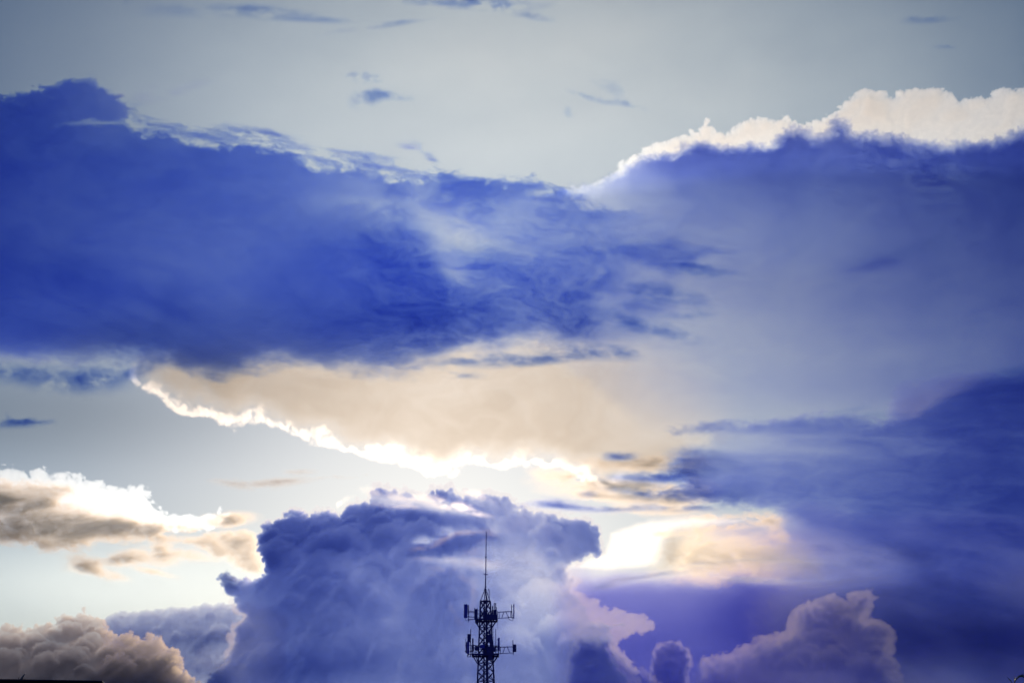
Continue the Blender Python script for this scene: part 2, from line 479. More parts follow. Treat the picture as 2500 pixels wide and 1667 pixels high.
def wispy(lst, seed, stretch=3.0, scale=40, cut=0.25, angle=0.0):
    """Shreds of thin cloud: soft ovals torn by stretched turbulence."""
    def f(u, v):
        n = fbm(u, v, scale, 6, seed, stretch, angle, 0.62)
        m = fbm(u, v, scale * 2.5, 4, seed + 5, stretch, angle)
        return np.maximum(spots(u + 14 * m, v + 8 * n, lst) * (1 + 2.6 * n + 0.8 * m) - cut * 0.2, 0)
    return f


CUM = [(480, 1950), (500, 1640), (545, 1600), (560, 1540), (588, 1500), (562, 1486), (555, 1460), (545, 1440), (535, 1425), (530, 1405), (540, 1395), (555, 1395), (575, 1406), (590, 1408), (625, 1408), (645, 1395), (640, 1370), (630, 1355), (622, 1335), (628, 1310), (632, 1290), (628, 1280), (640, 1273), (665, 1265), (690, 1252), (715, 1242), (730, 1240), (750, 1248), (770, 1240), (785, 1233), (810, 1238), (830, 1245), (845, 1228), (870, 1217), (895, 1213), (900, 1205), (898, 1195), (910, 1180), (930, 1176), (955, 1180), (975, 1185), (1000, 1192), (1035, 1197), (1040, 1185), (1065, 1177), (1090, 1180), (1110, 1182), (1125, 1198), (1150, 1197), (1165, 1195), (1175, 1188), (1195, 1187), (1230, 1200), (1255, 1215), (1270, 1228), (1330, 1240), (1400, 1257), (1440, 1255), (1460, 1275), (1475, 1300), (1477, 1340), (1465, 1358), (1440, 1362), (1420, 1372), (1395, 1380), (1393, 1400), (1410, 1400), (1415, 1412), (1400, 1432), (1420, 1440), (1440, 1460), (1460, 1465), (1455, 1480), (1480, 1475), (1495, 1490), (1520, 1485), (1550, 1495), (1580, 1505), (1603, 1520), (1600, 1535), (1570, 1545), (1550, 1550), (1520, 1560), (1512, 1575), (1530, 1600), (1560, 1640), (1580, 1950)]
CUM_MARKS = [(640, 1400, 160, 250, 0, 0.25), (820, 1330, 130, 110, 0, 0.2), (1300, 1330, 130, 90, 0, -0.4), (1400, 1480, 140, 80, 20, -0.75), (1280, 1450, 90, 130, 0, -0.45), (1020, 1400, 110, 120, 0, 0.1), (800, 1620, 200, 60, 0, 0.25), (1080, 1236, 90, 12, 12, -1.2), (980, 1222, 110, 14, 6, -0.9), (1160, 1215, 70, 14, 20, -0.6), (1090, 1366, 70, 9, 0, -0.5), (1180, 1380, 60, 12, 5, -0.5), (600, 1540, 70, 120, 0, -0.3)]
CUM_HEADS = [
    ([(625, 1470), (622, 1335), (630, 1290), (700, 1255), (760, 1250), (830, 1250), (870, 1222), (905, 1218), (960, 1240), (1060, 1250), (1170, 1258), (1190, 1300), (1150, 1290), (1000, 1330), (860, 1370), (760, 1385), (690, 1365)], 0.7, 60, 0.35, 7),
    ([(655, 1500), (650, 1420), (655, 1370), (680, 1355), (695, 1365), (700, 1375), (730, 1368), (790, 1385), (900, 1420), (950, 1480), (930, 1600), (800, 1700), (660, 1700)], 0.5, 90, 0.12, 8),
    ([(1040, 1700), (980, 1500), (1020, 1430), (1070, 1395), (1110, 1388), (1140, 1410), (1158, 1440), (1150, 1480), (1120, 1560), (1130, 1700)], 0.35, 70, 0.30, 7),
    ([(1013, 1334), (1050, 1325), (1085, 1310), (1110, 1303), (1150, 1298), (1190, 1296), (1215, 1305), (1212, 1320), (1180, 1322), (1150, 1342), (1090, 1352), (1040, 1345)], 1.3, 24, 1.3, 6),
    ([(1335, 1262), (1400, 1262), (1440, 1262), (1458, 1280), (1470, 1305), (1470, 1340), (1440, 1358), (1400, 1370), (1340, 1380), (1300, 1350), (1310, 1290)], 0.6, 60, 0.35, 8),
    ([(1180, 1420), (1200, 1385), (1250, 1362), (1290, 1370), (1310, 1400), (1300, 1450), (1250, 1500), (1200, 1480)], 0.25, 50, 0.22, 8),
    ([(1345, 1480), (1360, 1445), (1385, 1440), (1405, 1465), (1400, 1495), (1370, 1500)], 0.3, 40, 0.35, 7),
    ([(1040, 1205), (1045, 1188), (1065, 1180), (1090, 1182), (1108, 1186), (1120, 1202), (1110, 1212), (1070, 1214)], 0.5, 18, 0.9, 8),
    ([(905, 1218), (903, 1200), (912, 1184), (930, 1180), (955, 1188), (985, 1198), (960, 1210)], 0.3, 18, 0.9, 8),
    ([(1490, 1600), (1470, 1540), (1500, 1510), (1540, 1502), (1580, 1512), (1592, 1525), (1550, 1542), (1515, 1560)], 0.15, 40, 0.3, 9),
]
def cum_gap(u, v):
    n = fbm(u, v, 60, 4, 260)
    return 3 + 5 * smooth((1330 - v) / 50) + 5 * smooth((u - 1180) / 120) * np.clip(1 + 2 * n, 0, 2) + 26 * smooth((u + 40 * n - 1360) / 90) * smooth((v - 1360) / 50) + 10 * np.exp(-((u - 1050) / 160) ** 2) * np.exp(-((v - 1200) / 60) ** 2) + 12 * np.exp(-((u - 560) / 60) ** 2) * smooth((v - 1430) / 40)


CUM_R = [(1670, 1950), (1690, 1660), (1700, 1620), (1720, 1600), (1780, 1590), (1800, 1575), (1850, 1560), (1860, 1550), (1915, 1535), (1925, 1500), (1940, 1480), (1960, 1468), (1990, 1462), (2020, 1455), (2045, 1448), (2062, 1465), (2075, 1440), (2110, 1435), (2125, 1440), (2140, 1460), (2130, 1490), (2125, 1505), (2175, 1520), (2190, 1550), (2185, 1600), (2230, 1700), (2260, 1950)]
CUM_S = [(1580, 1950), (1585, 1640), (1592, 1600), (1590, 1585), (1602, 1578), (1612, 1565), (1640, 1562), (1665, 1568), (1680, 1580), (1688, 1600), (1690, 1625), (1680, 1650), (1690, 1700), (1700, 1950)]
CUM_F = [(1340, 1950), (1380, 1640), (1385, 1590), (1400, 1560), (1415, 1545), (1440, 1555), (1460, 1560), (1490, 1553), (1505, 1560), (1500, 1578), (1515, 1590), (1530, 1605), (1560, 1625), (1600, 1650), (1640, 1700), (1680, 1950)]
LEFT_BANK = [(-260, 1950), (-260, 1540), (0, 1530), (10, 1520), (25, 1522), (45, 1527), (60, 1532), (80, 1527), (110, 1520), (130, 1522), (133, 1508), (160, 1500), (180, 1502), (190, 1494), (205, 1490), (220, 1497), (235, 1508), (258, 1515), (270, 1535), (282, 1552), (300, 1545), (322, 1546), (350, 1556), (375, 1548), (395, 1558), (408, 1575), (430, 1585), (445, 1595), (455, 1640), (480, 1660), (560, 1700), (600, 1950)]
BACK_BANK = [(230, 1700), (250, 1520), (262, 1497), (330, 1491), (400, 1484), (480, 1477), (560, 1472), (640, 1470), (700, 1500), (700, 1700)]
SMALL_CUM = [(465, 1620), (468, 1600), (480, 1580), (500, 1568), (512, 1580), (525, 1592), (550, 1590), (560, 1605), (540, 1625), (500, 1640)]
LEFT_WHITE = [(-260, 1150), (0, 1145), (25, 1140), (50, 1148), (70, 1162), (75, 1148), (110, 1142), (128, 1162), (150, 1150), (165, 1162), (200, 1165), (225, 1170), (270, 1185), (310, 1190), (345, 1185), (368, 1198), (360, 1212), (372, 1230), (400, 1245), (430, 1262), (500, 1262), (540, 1250), (560, 1258), (520, 1290), (400, 1300), (200, 1300), (0, 1300), (-260, 1300)]
LEFT_BROWN = [(-260, 1165), (0, 1165), (80, 1170), (180, 1190), (190, 1205), (150, 1222), (200, 1240), (270, 1252), (330, 1260), (400, 1274), (470, 1277), (500, 1272), (520, 1262), (570, 1253), (605, 1265), (600, 1280), (560, 1285), (510, 1285), (480, 1290), (430, 1297), (400, 1305), (440, 1312), (520, 1297), (600, 1293), (622, 1300), (640, 1340), (645, 1400), (625, 1408), (590, 1400), (560, 1372), (520, 1362), (480, 1343), (440, 1332), (400, 1325), (330, 1325), (300, 1330), (240, 1323), (200, 1338), (205, 1348), (100, 1350), (80, 1335), (0, 1330), (-260, 1330)]
WHITE_TOP = [(1340, 478), (1410, 453), (1450, 446), (1500, 418), (1525, 390), (1550, 380), (1580, 352), (1612, 350), (1650, 334), (1700, 322), (1725, 298), (1742, 318), (1785, 330), (1790, 310), (1830, 290), (1860, 285), (1890, 292), (1920, 286), (1960, 300), (2000, 292), (2020, 280), (2040, 270), (2070, 243), (2100, 225), (2130, 218), (2160, 227), (2180, 237), (2200, 225), (2240, 220), (2290, 212), (2320, 225), (2340, 245), (2380, 235), (2410, 240), (2422, 225), (2450, 215), (2490, 215), (2600, 230), (2760, 260), (2760, 560), (2400, 560), (2000, 560), (1600, 560), (1500, 500)]


def left_brown(u, v):
    d = outline(u, v, LEFT_BROWN, 22, 50, 91, 1.8, 5, 6) + 4 * turb(u, v, 24, 98, 1.5, 4, 0.3, 5, 0.7)
    t = 2.5 * smooth((d + 5) / 34)
    t *= np.exp(spots(u, v, [(20, 1225, 90, 30, 10, 0.5), (140, 1290, 120, 22, 5, 0.4), (340, 1282, 120, 14, 3, 0.45), (120, 1205, 120, 14, 8, -0.5), (560, 1268, 45, 14, 0, 0.4), (560, 1350, 70, 50, 0, -0.2)]))
    n = fbm(u, v, 40, 5, 95, 1.8, 0, 0.6)
    t += np.clip(1.2 + 2.5 * n, 0, 2.6) * spots(u, v, [(555, 1268, 44, 12, -4, 1.6), (205, 1375, 38, 14, 20, 1.3), (280, 1362, 70, 13, -10, 1.6), (400, 1350, 30, 22, 0, 1.8), (240, 1398, 45, 9, 12, 1.3), (380, 1397, 34, 6, 12, 1.2), (340, 1358, 60, 14, -10, 0.9), (460, 1352, 50, 10, 10, 0.8)])
    t *= np.exp(0.15 * turb(u, v, 90, 96, 1.8, 4) + 0.22 * turb(u, v, 36, 97, 1.7, 6, 0.4, 6, 0.68))
    return np.maximum(t - 0.02, 0)


cloud('cloud', 'big dark blue cloud bank filling the upper left of the sky', (-200, 150, 1900, 980), 3, deck_at(3200), deck_left, SHADE(400), 400)
cloud('cloud', 'broad blue cloud with a bright white fringe along its top, upper right', (1190, 250, 2700, 1100), 4, deck_at(3600), deck_right, INDIGO(400), 400)
cloud('cloud', 'brilliant white cloud top showing behind the blue cloud, upper right', (1330, 190, 2760, 600), 3, wall_at(16000), puffy(WHITE_TOP, 1.05, 30, 30, 61, 15, 0.10, (), (445, 120, 0.14)), WHITE(300), 300)
body = cloud('cloud', 'broad cream coloured cloud veil across the middle of the sky', (280, 660, 1900, 1220), 4, deck_at(3900, 3000, 17000), veil_cream, DUSK(300), 300)
cloud('rim_glow', None, (280, 860, 1600, 1230), 3, deck_at(3950, 3000, 17500), veil_rim, CREAM(150), 150, parent=body)
cloud('cloud', 'dark violet blue cloud bank at the right edge', (1560, 880, 2700, 1800), 4, wall_at(14000), bank_right, INDIGO(300), 300)
cloud('cloud', 'flat violet cloud layer low behind the towering clouds, lower right', (1300, 1180, 2760, 1880), 5, wall_at(30000), bank_low, VIOLET(300), 300)
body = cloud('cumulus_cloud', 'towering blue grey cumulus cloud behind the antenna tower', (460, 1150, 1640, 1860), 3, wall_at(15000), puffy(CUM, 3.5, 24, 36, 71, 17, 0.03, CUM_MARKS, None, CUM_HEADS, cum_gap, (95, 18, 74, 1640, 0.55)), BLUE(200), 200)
cloud('lit_fringe', None, (460, 1150, 1640, 1860), 3, wall_at(15600), puffy(CUM, 0.75, 14, 36, 71, 17, 0.08), PINK(200), 200, parent=body)  # paler shell behind, added to give the cumulus its lit rims
body = cloud('cumulus_cloud', 'cumulus tower with pink rims near the lower right corner', (1650, 1400, 2300, 1860), 3, wall_at(11000), puffy(CUM_R, 0.40, 18, 32, 81, 16), PINK(200), 200)
cloud('shaded_core', None, (1650, 1400, 2300, 1860), 3, wall_at(10000), inset(CUM_R, 6, 2.1, 60, 81, 14), CORE(200), 200, parent=body)
body = cloud('cumulus_cloud', 'small round dark blue cumulus with a thin pink rim, low right of the tower', (1560, 1540, 1720, 1860), 3, wall_at(12000), puffy(CUM_S, 0.32, 10, 22, 84, 10), PINK(200), 200)
cloud('shaded_core', None, (1560, 1540, 1720, 1860), 3, wall_at(11500), inset(CUM_S, 3, 2.4, 14, 84, 8), CORE(200), 200, parent=body)
body = cloud('cumulus_cloud', 'dark blue cumulus shoulder in front of the towering cloud, right of the antenna tower', (1330, 1530, 1700, 1860), 3, wall_at(11000), puffy(CUM_F, 0.32, 10, 24, 87, 12), PINK(200), 200)
cloud('shaded_core', None, (1330, 1530, 1700, 1860), 3, wall_at(10500), inset(CUM_F, 3, 1.6, 26, 87, 8), CORE(200), 200, parent=body)
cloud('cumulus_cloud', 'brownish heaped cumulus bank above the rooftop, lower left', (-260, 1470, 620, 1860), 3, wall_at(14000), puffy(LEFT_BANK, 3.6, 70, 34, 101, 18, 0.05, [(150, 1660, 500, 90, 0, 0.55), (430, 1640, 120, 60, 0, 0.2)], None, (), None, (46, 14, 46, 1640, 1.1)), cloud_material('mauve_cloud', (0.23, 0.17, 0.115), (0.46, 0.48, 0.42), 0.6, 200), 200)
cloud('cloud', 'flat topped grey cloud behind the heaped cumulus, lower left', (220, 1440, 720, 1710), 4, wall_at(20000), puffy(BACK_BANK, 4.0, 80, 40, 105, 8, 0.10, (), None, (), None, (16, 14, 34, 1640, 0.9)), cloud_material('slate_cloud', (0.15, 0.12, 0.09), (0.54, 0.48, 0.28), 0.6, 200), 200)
cloud('cumulus_cloud', 'little cream cumulus puff beside the foot of the towering cloud', (450, 1550, 580, 1650), 3, wall_at(4000), puffy(SMALL_CUM, 0.30, 40, 20, 108, 7, 0.15), PINK(100), 100)
cloud('cloud', 'brilliant white cloud behind the brown streaks at the left edge', (-260, 1110, 620, 1310), 3, wall_at(24000), puffy(LEFT_WHITE, 0.6, 30, 26, 111, 18), WHITE(300), 300)
cloud('cloud', 'brown and grey streaky cloud at the left edge', (-260, 1130, 680, 1440), 3, wall_at(17000), left_brown, BROWN(200), 200)
cloud('cloud', 'small cream cloud wisp alone in the clear gap left of centre', (500, 1120, 900, 1230), 3, wall_at(20000), wispy([(600, 1183, 60, 9, 5, 1.0), (680, 1178, 70, 9, -6, 1.1), (735, 1152, 30, 6, 0, 0.8), (800, 1165, 50, 4, 0, 0.6), (920, 1160, 25, 3, 0, 0.5)], 121), PEACH(200), 200)
cloud('cloud', 'small dark streak of cloud against the pale sky at the left edge', (-40, 990, 180, 1070), 3, wall_at(12000), wispy([(40, 1034, 50, 9, -3, 1.6), (90, 1030, 36, 5, 0, 0.8), (20, 1020, 8, 10, 0, 0.4)], 124, 2.0, 30), THIN(200), 200)
cloud('cloud', 'ragged grey tatters hanging under the left end of the big blue bank', (-260, 850, 460, 1000), 3, deck_at(3000), wispy([(120, 925, 140, 24, 5, 0.8), (230, 925, 80, 22, -10, 0.9), (330, 905, 60, 18, -15, 0.8), (0, 905, 120, 20, 0, 0.6)], 127, 1.6, 50), THIN(300), 300)
cloud('cloud', 'two little blue cloud scraps in the pale sky above the big bank', (800, 150, 1080, 320), 3, deck_at(4200), wispy([(905, 240, 40, 16, -20, 0.75), (950, 235, 50, 9, 8, 0.5), (905, 195, 34, 9, 0, 0.6), (870, 185, 40, 6, 0, 0.4)], 131, 1.6, 36), THIN(300), 300)
cloud('cloud', 'faint bluish streaks of cloud along the top edge of the sky, left of centre', (300, -120, 1120, 110), 4, deck_at(4500), wispy([(620, 28, 90, 12, 3, 0.7), (760, 48, 130, 9, 3, 0.45), (920, 65, 110, 7, -8, 0.5), (450, 30, 120, 20, 0, 0.2), (150, 0, 130, 12, 0, 0.5)], 134, 3.0, 46), THIN(300), 300)
cloud('cloud', 'dark blue streak of cloud cut by the top edge of the picture', (980, -150, 1420, 90), 4, deck_at(4300), wispy([(1130, 6, 110, 14, 2, 1.3), (1230, 15, 70, 10, 0, 0.9), (1290, 40, 60, 10, 10, 0.5), (1330, -60, 120, 30, 0, 0.9)], 137, 2.2, 46), THIN(300), 300)
cloud('cloud', 'faint grey wisps in the pale sky right of centre', (1330, 160, 1640, 320), 4, deck_at(4300), wispy([(1440, 238, 50, 7, 20, 0.4), (1490, 215, 40, 14, 30, 0.3), (1520, 255, 50, 7, 15, 0.35), (1390, 275, 14, 10, 60, 0.25)], 140, 2.0, 30, angle=15), THIN(300), 300)
cloud('cloud', 'tiny faint grey wisp near the top right corner', (2180, 20, 2500, 190), 4, deck_at(4400), wispy([(2270, 50, 50, 9, -4, 0.45), (2310, 115, 30, 6, 0, 0.35)], 143, 2.0, 30), THIN(300), 300)
cloud('cloud', 'lavender lens shaped streak of cloud right of the cumulus summit', (1230, 1190, 1600, 1290), 3, wall_at(13000), wispy([(1340, 1228, 70, 12, 3, 1.6), (1410, 1238, 70, 8, 6, 1.3), (1500, 1243, 60, 6, 0, 1.0), (1440, 1208, 24, 8, 0, 0.8)], 146, 2.5, 40), BLUE(200), 200)
cloud('cloud', 'torn cream shreds of cloud glowing left of the dark bank, right of centre', (1240, 1080, 1800, 1300), 3, wall_at(16000), wispy([(1400, 1165, 70, 14, 3, 1.6), (1500, 1185, 120, 16, 3, 1.8), (1570, 1130, 110, 16, 0, 1.5), (1540, 1215, 130, 12, 4, 1.6), (1600, 1245, 90, 12, 0, 1.4), (1650, 1200, 70, 22, 0, 1.4), (1440, 1208, 30, 8, 0, 1.3)], 149, 2.6, 44), BROWN(200), 200)
cloud('cloud', 'lavender shreds of cloud trailing from the dark bank into the glow', (1380, 1070, 1800, 1290), 3, wall_at(12000), wispy([(1510, 1116, 40, 9, 0, 1.5), (1600, 1165, 90, 14, 0, 1.6), (1640, 1205, 80, 14, 0, 1.7), (1560, 1200, 60, 8, 5, 1.0), (1670, 1140, 50, 30, 0, 1.4), (1650, 1240, 100, 8, 0, 1.0)], 157, 2.6, 40), SHADE(200), 200)

def veil_high(u, v):  # thin veil added to brighten the upper sky
    n = fbm(u, v, 300, 5, 151, 2.0, -10)
    return np.maximum(0.48 * np.exp(-(((u - 1400) / 900) ** 2 + ((v - 180) / 330) ** 2)) * (1 + 0.4 * n) * smooth((760 - v) / 150) * smooth((v + 330) / 200) * smooth((2750 - u) / 300) * smooth((u + 200) / 300) - 0.01, 0)


def veil_grey(u, v):  # absorbing veil added to darken the sky under the left bank
    n = fbm(u, v, 240, 5, 154, 2.5, 4)
    return np.maximum(0.42 * np.exp(-(((u - 60) / 520) ** 2 + ((v - 1010) / 110) ** 2)) * (1 + 0.3 * n) - 0.02, 0)


cloud('cloud', 'added very thin pale veil of high cloud whitening the top of the sky', (-250, -350, 2760, 780), 10, deck_at(9000), veil_high, HAZY(900), 900)
cloud('cloud', 'added thin grey veil darkening the clear gap below the big blue bank, left edge', (-900, 760, 900, 1240), 8, wall_at(26000), veil_grey, cloud_material('darkening_grey', (0.05, 0.05, 0.05), (0.90, 0.85, 0.80), 0.3, 600), 600)


def glow_gap(u, v):  # added bright body standing for the glow of the open gap
    d = outline(u, v, [(1380, 1392), (1420, 1365), (1470, 1345), (1488, 1300), (1560, 1262), (1700, 1250), (1830, 1258), (1840, 1270), (1760, 1284), (1655, 1296), (1630, 1320), (1622, 1352), (1605, 1386), (1500, 1394)], 16, 50, 161, 1.6, 0, 6)
    return np.maximum(0.8 * smooth(d / 40), 0)


def glow_haze(u, v):
    d = outline(u, v, [(1560, 1420), (1590, 1340), (1620, 1290), (1700, 1276), (1850, 1280), (1900, 1300), (2000, 1320), (2050, 1430), (1700, 1430)], 30, 70, 164, 1.4)
    return np.maximum(2.0 * smooth((d + 5) / 90) * np.exp(0.30 * turb(u, v, 46, 167, 2.6, -4, 0.4, 6, 0.66)), 0)


cloud('cloud', 'soft peach haze cloud right of the glowing gap', (1500, 1240, 2100, 1460), 4, wall_at(24000), glow_haze, cloud_material('golden_cloud', (0.36, 0.27, 0.15), (0.40, 0.45, 0.46), 0.7, 300), 300)
cloud('cloud', 'added pale yellow cloud standing for the glow in the gap between the cumulus head and the dark bank', (1360, 1230, 1900, 1420), 3, wall_at(26000), glow_gap, CREAM(250), 250)

# nearer bodies added for highlights and lit rims on the cumulus, then cirrus streaks
cloud('cloud', 'added white streak standing for the highlight across the top of the towering cumulus', (820, 1170, 1240, 1290), 3, wall_at(6000), wispy([(930, 1206, 50, 8, 14, 0.35), (1000, 1214, 60, 9, 5, 0.40), (1080, 1229, 70, 8, 12, 0.65), (1135, 1243, 42, 6, 18, 0.55), (990, 1236, 60, 6, 3, 0.22), (1160, 1206, 40, 9, 22, 0.2), (830, 1228, 30, 6, -30, 0.3)], 301, 1.8, 26, 0.1, 10), CREAM(60), 60)
cloud('cloud', 'added pink streaks for the lit rim of the scarf cloud beside the tip of the tower spire', (960, 1270, 1290, 1410), 3, wall_at(5000), wispy([(1035, 1337, 36, 5, -10, 0.30), (1085, 1316, 28, 6, -22, 0.34), (1140, 1301, 38, 5, -4, 0.34), (1198, 1300, 22, 7, 12, 0.26), (1100, 1366, 80, 6, 2, 0.20), (1180, 1378, 60, 9, 2, 0.20), (1160, 1345, 40, 14, -30, 0.14)], 304, 2.0, 24, 0.1), PINK(60), 60)
cloud('cloud', 'added faint cream streaks for lit billow edges on the face of the towering cumulus', (960, 1350, 1260, 1560), 3, wall_at(4000), wispy([(1080, 1392, 40, 7, 8, 0.12), (1130, 1408, 30, 7, 40, 0.15), (1158, 1445, 8, 34, -6, 0.15), (1150, 1490, 7, 30, 8, 0.10), (1030, 1420, 40, 7, -35, 0.07), (1110, 1500, 8, 24, -25, 0.12), (1125, 1535, 10, 30, -25, 0.10)], 307, 1.2, 30, 0.05), PINK(60), 60)
cloud('cloud', 'added soft cream bloom lightening the right flank of the towering cumulus', (1150, 1230, 1640, 1620), 3, wall_at(3800), wispy([(1240, 1270, 70, 40, 20, 0.05), (1300, 1330, 90, 80, 0, 0.04), (1330, 1430, 90, 60, 0, 0.05), (1400, 1470, 60, 34, 25, 0.14), (1390, 1250, 60, 8, 3, 0.16), (1500, 1520, 80, 26, 8, 0.12), (1400, 1410, 20, 30, 0, 0.2), (1450, 1555, 60, 20, 10, 0.1)], 310, 1.2, 50, 0.05), PINK(60), 60)
cloud('cloud', 'pale cirrus like streaks drawn across the violet layer, lower right', (1420, 1330, 2260, 1460), 3, wall_at(6000), wispy([(1480, 1432, 34, 6, -8, 0.48), (1550, 1412, 60, 5, -8, 0.56), (1650, 1396, 80, 5, -7, 0.48), (1760, 1372, 110, 5, -5, 0.52), (1900, 1368, 130, 5, 2, 0.40), (1800, 1414, 60, 9, 5, 0.56), (1900, 1422, 90, 7, 4, 0.40), (2050, 1420, 100, 6, -8, 0.28), (1850, 1392, 150, 10, 0, 0.16)], 313, 4.0, 26, 0.05, -4), PINK(60), 60)


def low_sky_glow(u, v):  # scattering body added to brighten the low left sky
    n = fbm(u, v, 260, 4, 171, 3.0)
    return np.maximum(0.30 * np.exp(-(((u - 200) / 520) ** 2 + ((v - 1415) / 95) ** 2)) * (1 + 0.4 * n) - 0.01, 0)


cloud('cloud', 'added pale haze brightening the low clear sky above the heaped left bank', (-900, 1180, 1300, 1680), 9, wall_at(45000), low_sky_glow, HAZY(1200), 1200)
cloud('cloud', 'ragged golden shreds of cloud under the dark bank, right of the glowing gap', (1540, 1235, 1960, 1330), 3, wall_at(20000), wispy([(1600, 1302, 16, 9, 0, 1.6), (1680, 1298, 60, 9, -4, 0.8), (1790, 1284, 50, 8, -6, 1.2), (1860, 1268, 40, 12, 0, 1.6), (1900, 1300, 40, 16, 60, 0.8), (1740, 1262, 60, 6, 0, 0.9)], 319, 1.8, 30), BROWN(200), 200)
cloud('cloud', 'feathery blue wisps fraying from the lower right end of the big blue bank', (1000, 640, 1860, 960), 3, deck_at(3100), wispy([(1180, 880, 120, 14, -4, 0.9), (1320, 882, 90, 10, -6, 1.1), (1450, 860, 120, 16, 4, 1.0), (1580, 800, 110, 20, 14, 0.9), (1600, 720, 120, 22, 8, 0.8), (1700, 660, 90, 14, 6, 0.9), (1110, 915, 60, 8, 5, 0.7), (1680, 770, 60, 10, 0, 0.5)], 331, 2.4, 34, 0.4, 6), THIN(300), 300)


# ------------------------------------------------------------------ solid things
def surface(name, base, rough=0.6, metal=0.0, vary=0.25, scale=3.0, bump=0.0):
    m = bpy.data.materials.new(name)
    m.use_nodes = True
    nt = m.node_tree
    b = nt.nodes['Principled BSDF']
    tc = nt.nodes.new('ShaderNodeTexCoord')
    nz = nt.nodes.new('ShaderNodeTexNoise')
    nz.inputs['Scale'].default_value = scale
    nz.inputs['Detail'].default_value = 8
    rp = nt.nodes.new('ShaderNodeValToRGB')
    rp.color_ramp.elements[0].position, rp.color_ramp.elements[1].position = 0.3, 0.7
    rp.color_ramp.elements[0].color = tuple(c * (1 - vary) for c in base) + (1,)
    rp.color_ramp.elements[1].color = tuple(min(1, c * (1 + vary)) for c in base) + (1,)
    nt.links.new(tc.outputs['Object'], nz.inputs['Vector'])
    nt.links.new(nz.outputs['Fac'], rp.inputs['Fac'])
    nt.links.new(rp.outputs['Color'], b.inputs['Base Color'])
    b.inputs['Roughness'].default_value = rough
    b.inputs['Metallic'].default_value = metal
    if bump:
        bp = nt.nodes.new('ShaderNodeBump')
        bp.inputs['Strength'].default_value = bump
        nt.links.new(nz.outputs['Fac'], bp.inputs['Height'])
        nt.links.new(bp.outputs['Normal'], b.inputs['Normal'])
    return m


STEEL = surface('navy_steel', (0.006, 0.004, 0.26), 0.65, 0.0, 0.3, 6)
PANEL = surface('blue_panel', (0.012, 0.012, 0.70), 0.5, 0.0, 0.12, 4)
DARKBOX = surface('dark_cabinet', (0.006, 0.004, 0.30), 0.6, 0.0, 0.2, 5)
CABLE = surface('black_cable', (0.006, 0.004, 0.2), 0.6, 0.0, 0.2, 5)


class Shape:
    def __init__(self):
        self.v, self.f = [], []

    def tube(self, pts, radii, n=6):
        from mathutils import Vector
        pts = [Vector(p) for p in pts]
        if not hasattr(radii, '__len__'):
            radii = [radii] * len(pts)
        base = len(self.v)
        for i, p in enumerate(pts):
            d = (pts[min(i + 1, len(pts) - 1)] - pts[max(i - 1, 0)]).normalized()
            a = d.cross(Vector((0, 0, 1)))
            if a.length < 1e-3:
                a = d.cross(Vector((1, 0, 0)))
            a.normalize()
            b = d.cross(a)
            for k in range(n):
                t = 2 * math.pi * k / n + 0.4
                self.v.append(tuple(p + (a * math.cos(t) + b * math.sin(t)) * radii[i]))
        for i in range(len(pts) - 1):
            for k in range(n):
                q = base + i * n
                self.f.append((q + k, q + (k + 1) % n, q + n + (k + 1) % n, q + n + k))
        self.f.append(tuple(base + k for k in range(n))[::-1])
        self.f.append(tuple(base + (len(pts) - 1) * n + k for k in range(n)))
        return self

    def angle_bar(self, p, q, w):
        """L section steel member."""
        from mathutils import Vector
        p, q = Vector(p), Vector(q)
        d = (q - p).normalized()
        a = d.cross(Vector((0, 0, 1)))
        if a.length < 1e-3:
            a = Vector((1, 0, 0))
        a.normalize()
        b = d.cross(a)
        th = w * 0.22
        sec = [(0, 0), (w, 0), (w, th), (th, th), (th, w), (0, w)]
        base = len(self.v)
        for c in (p, q):
            for (x, y) in sec:
                self.v.append(tuple(c + a * (x - w * 0.4) + b * (y - w * 0.4)))
        for k in range(6):
            self.f.append((base + k, base + (k + 1) % 6, base + 6 + (k + 1) % 6, base + 6 + k))
        self.f.append(tuple(base + k for k in range(6))[::-1])
        self.f.append(tuple(base + 6 + k for k in range(6)))
        return self

    def box(self, c, half, ax=(1, 0, 0), up=(0, 0, 1), bevel=0.0):
        from mathutils import Vector
        ax = Vector(ax).normalized()
        up = Vector(up)
        up = (up - ax * up.dot(ax)).normalized()
        ay = up.cross(ax)
        c = Vector(c)
        hx, hy, hz = half
        bv = min(bevel, hx * 0.9, hy * 0.9)
        ring = [(-hx + bv, -hy), (hx - bv, -hy), (hx, -hy + bv), (hx, hy - bv), (hx - bv, hy), (-hx + bv, hy), (-hx, hy - bv), (-hx, -hy + bv)] if bv > 0 else [(-hx, -hy), (hx, -hy), (hx, hy), (-hx, hy)]
        n, base = len(ring), len(self.v)
        for z in (-hz, hz):
            for (x, y) in ring:
                self.v.append(tuple(c + ax * x + ay * y + up * z))
        for k in range(n):
            self.f.append((base + k, base + (k + 1) % n, base + n + (k + 1) % n, base + n + k))
        self.f.append(tuple(base + k for k in range(n))[::-1])
        self.f.append(tuple(base + n + k for k in range(n)))
        return self

    def build(self, name, mat, parent=None, smooth_shade=False):
        me = bpy.data.meshes.new(name)
        from mathutils import Vector
        off = Vector(parent_origin(parent)) if parent else Vector((0, 0, 0))
        me.from_pydata([tuple(Vector(p) - off) for p in self.v], [], self.f)
        me.update()
        if smooth_shade:
            me.polygons.foreach_set('use_smooth', [True] * len(me.polygons))
        me.materials.append(mat)
        o = bpy.data.objects.new(name, me)
        col.objects.link(o)
        o.parent = parent
        return o


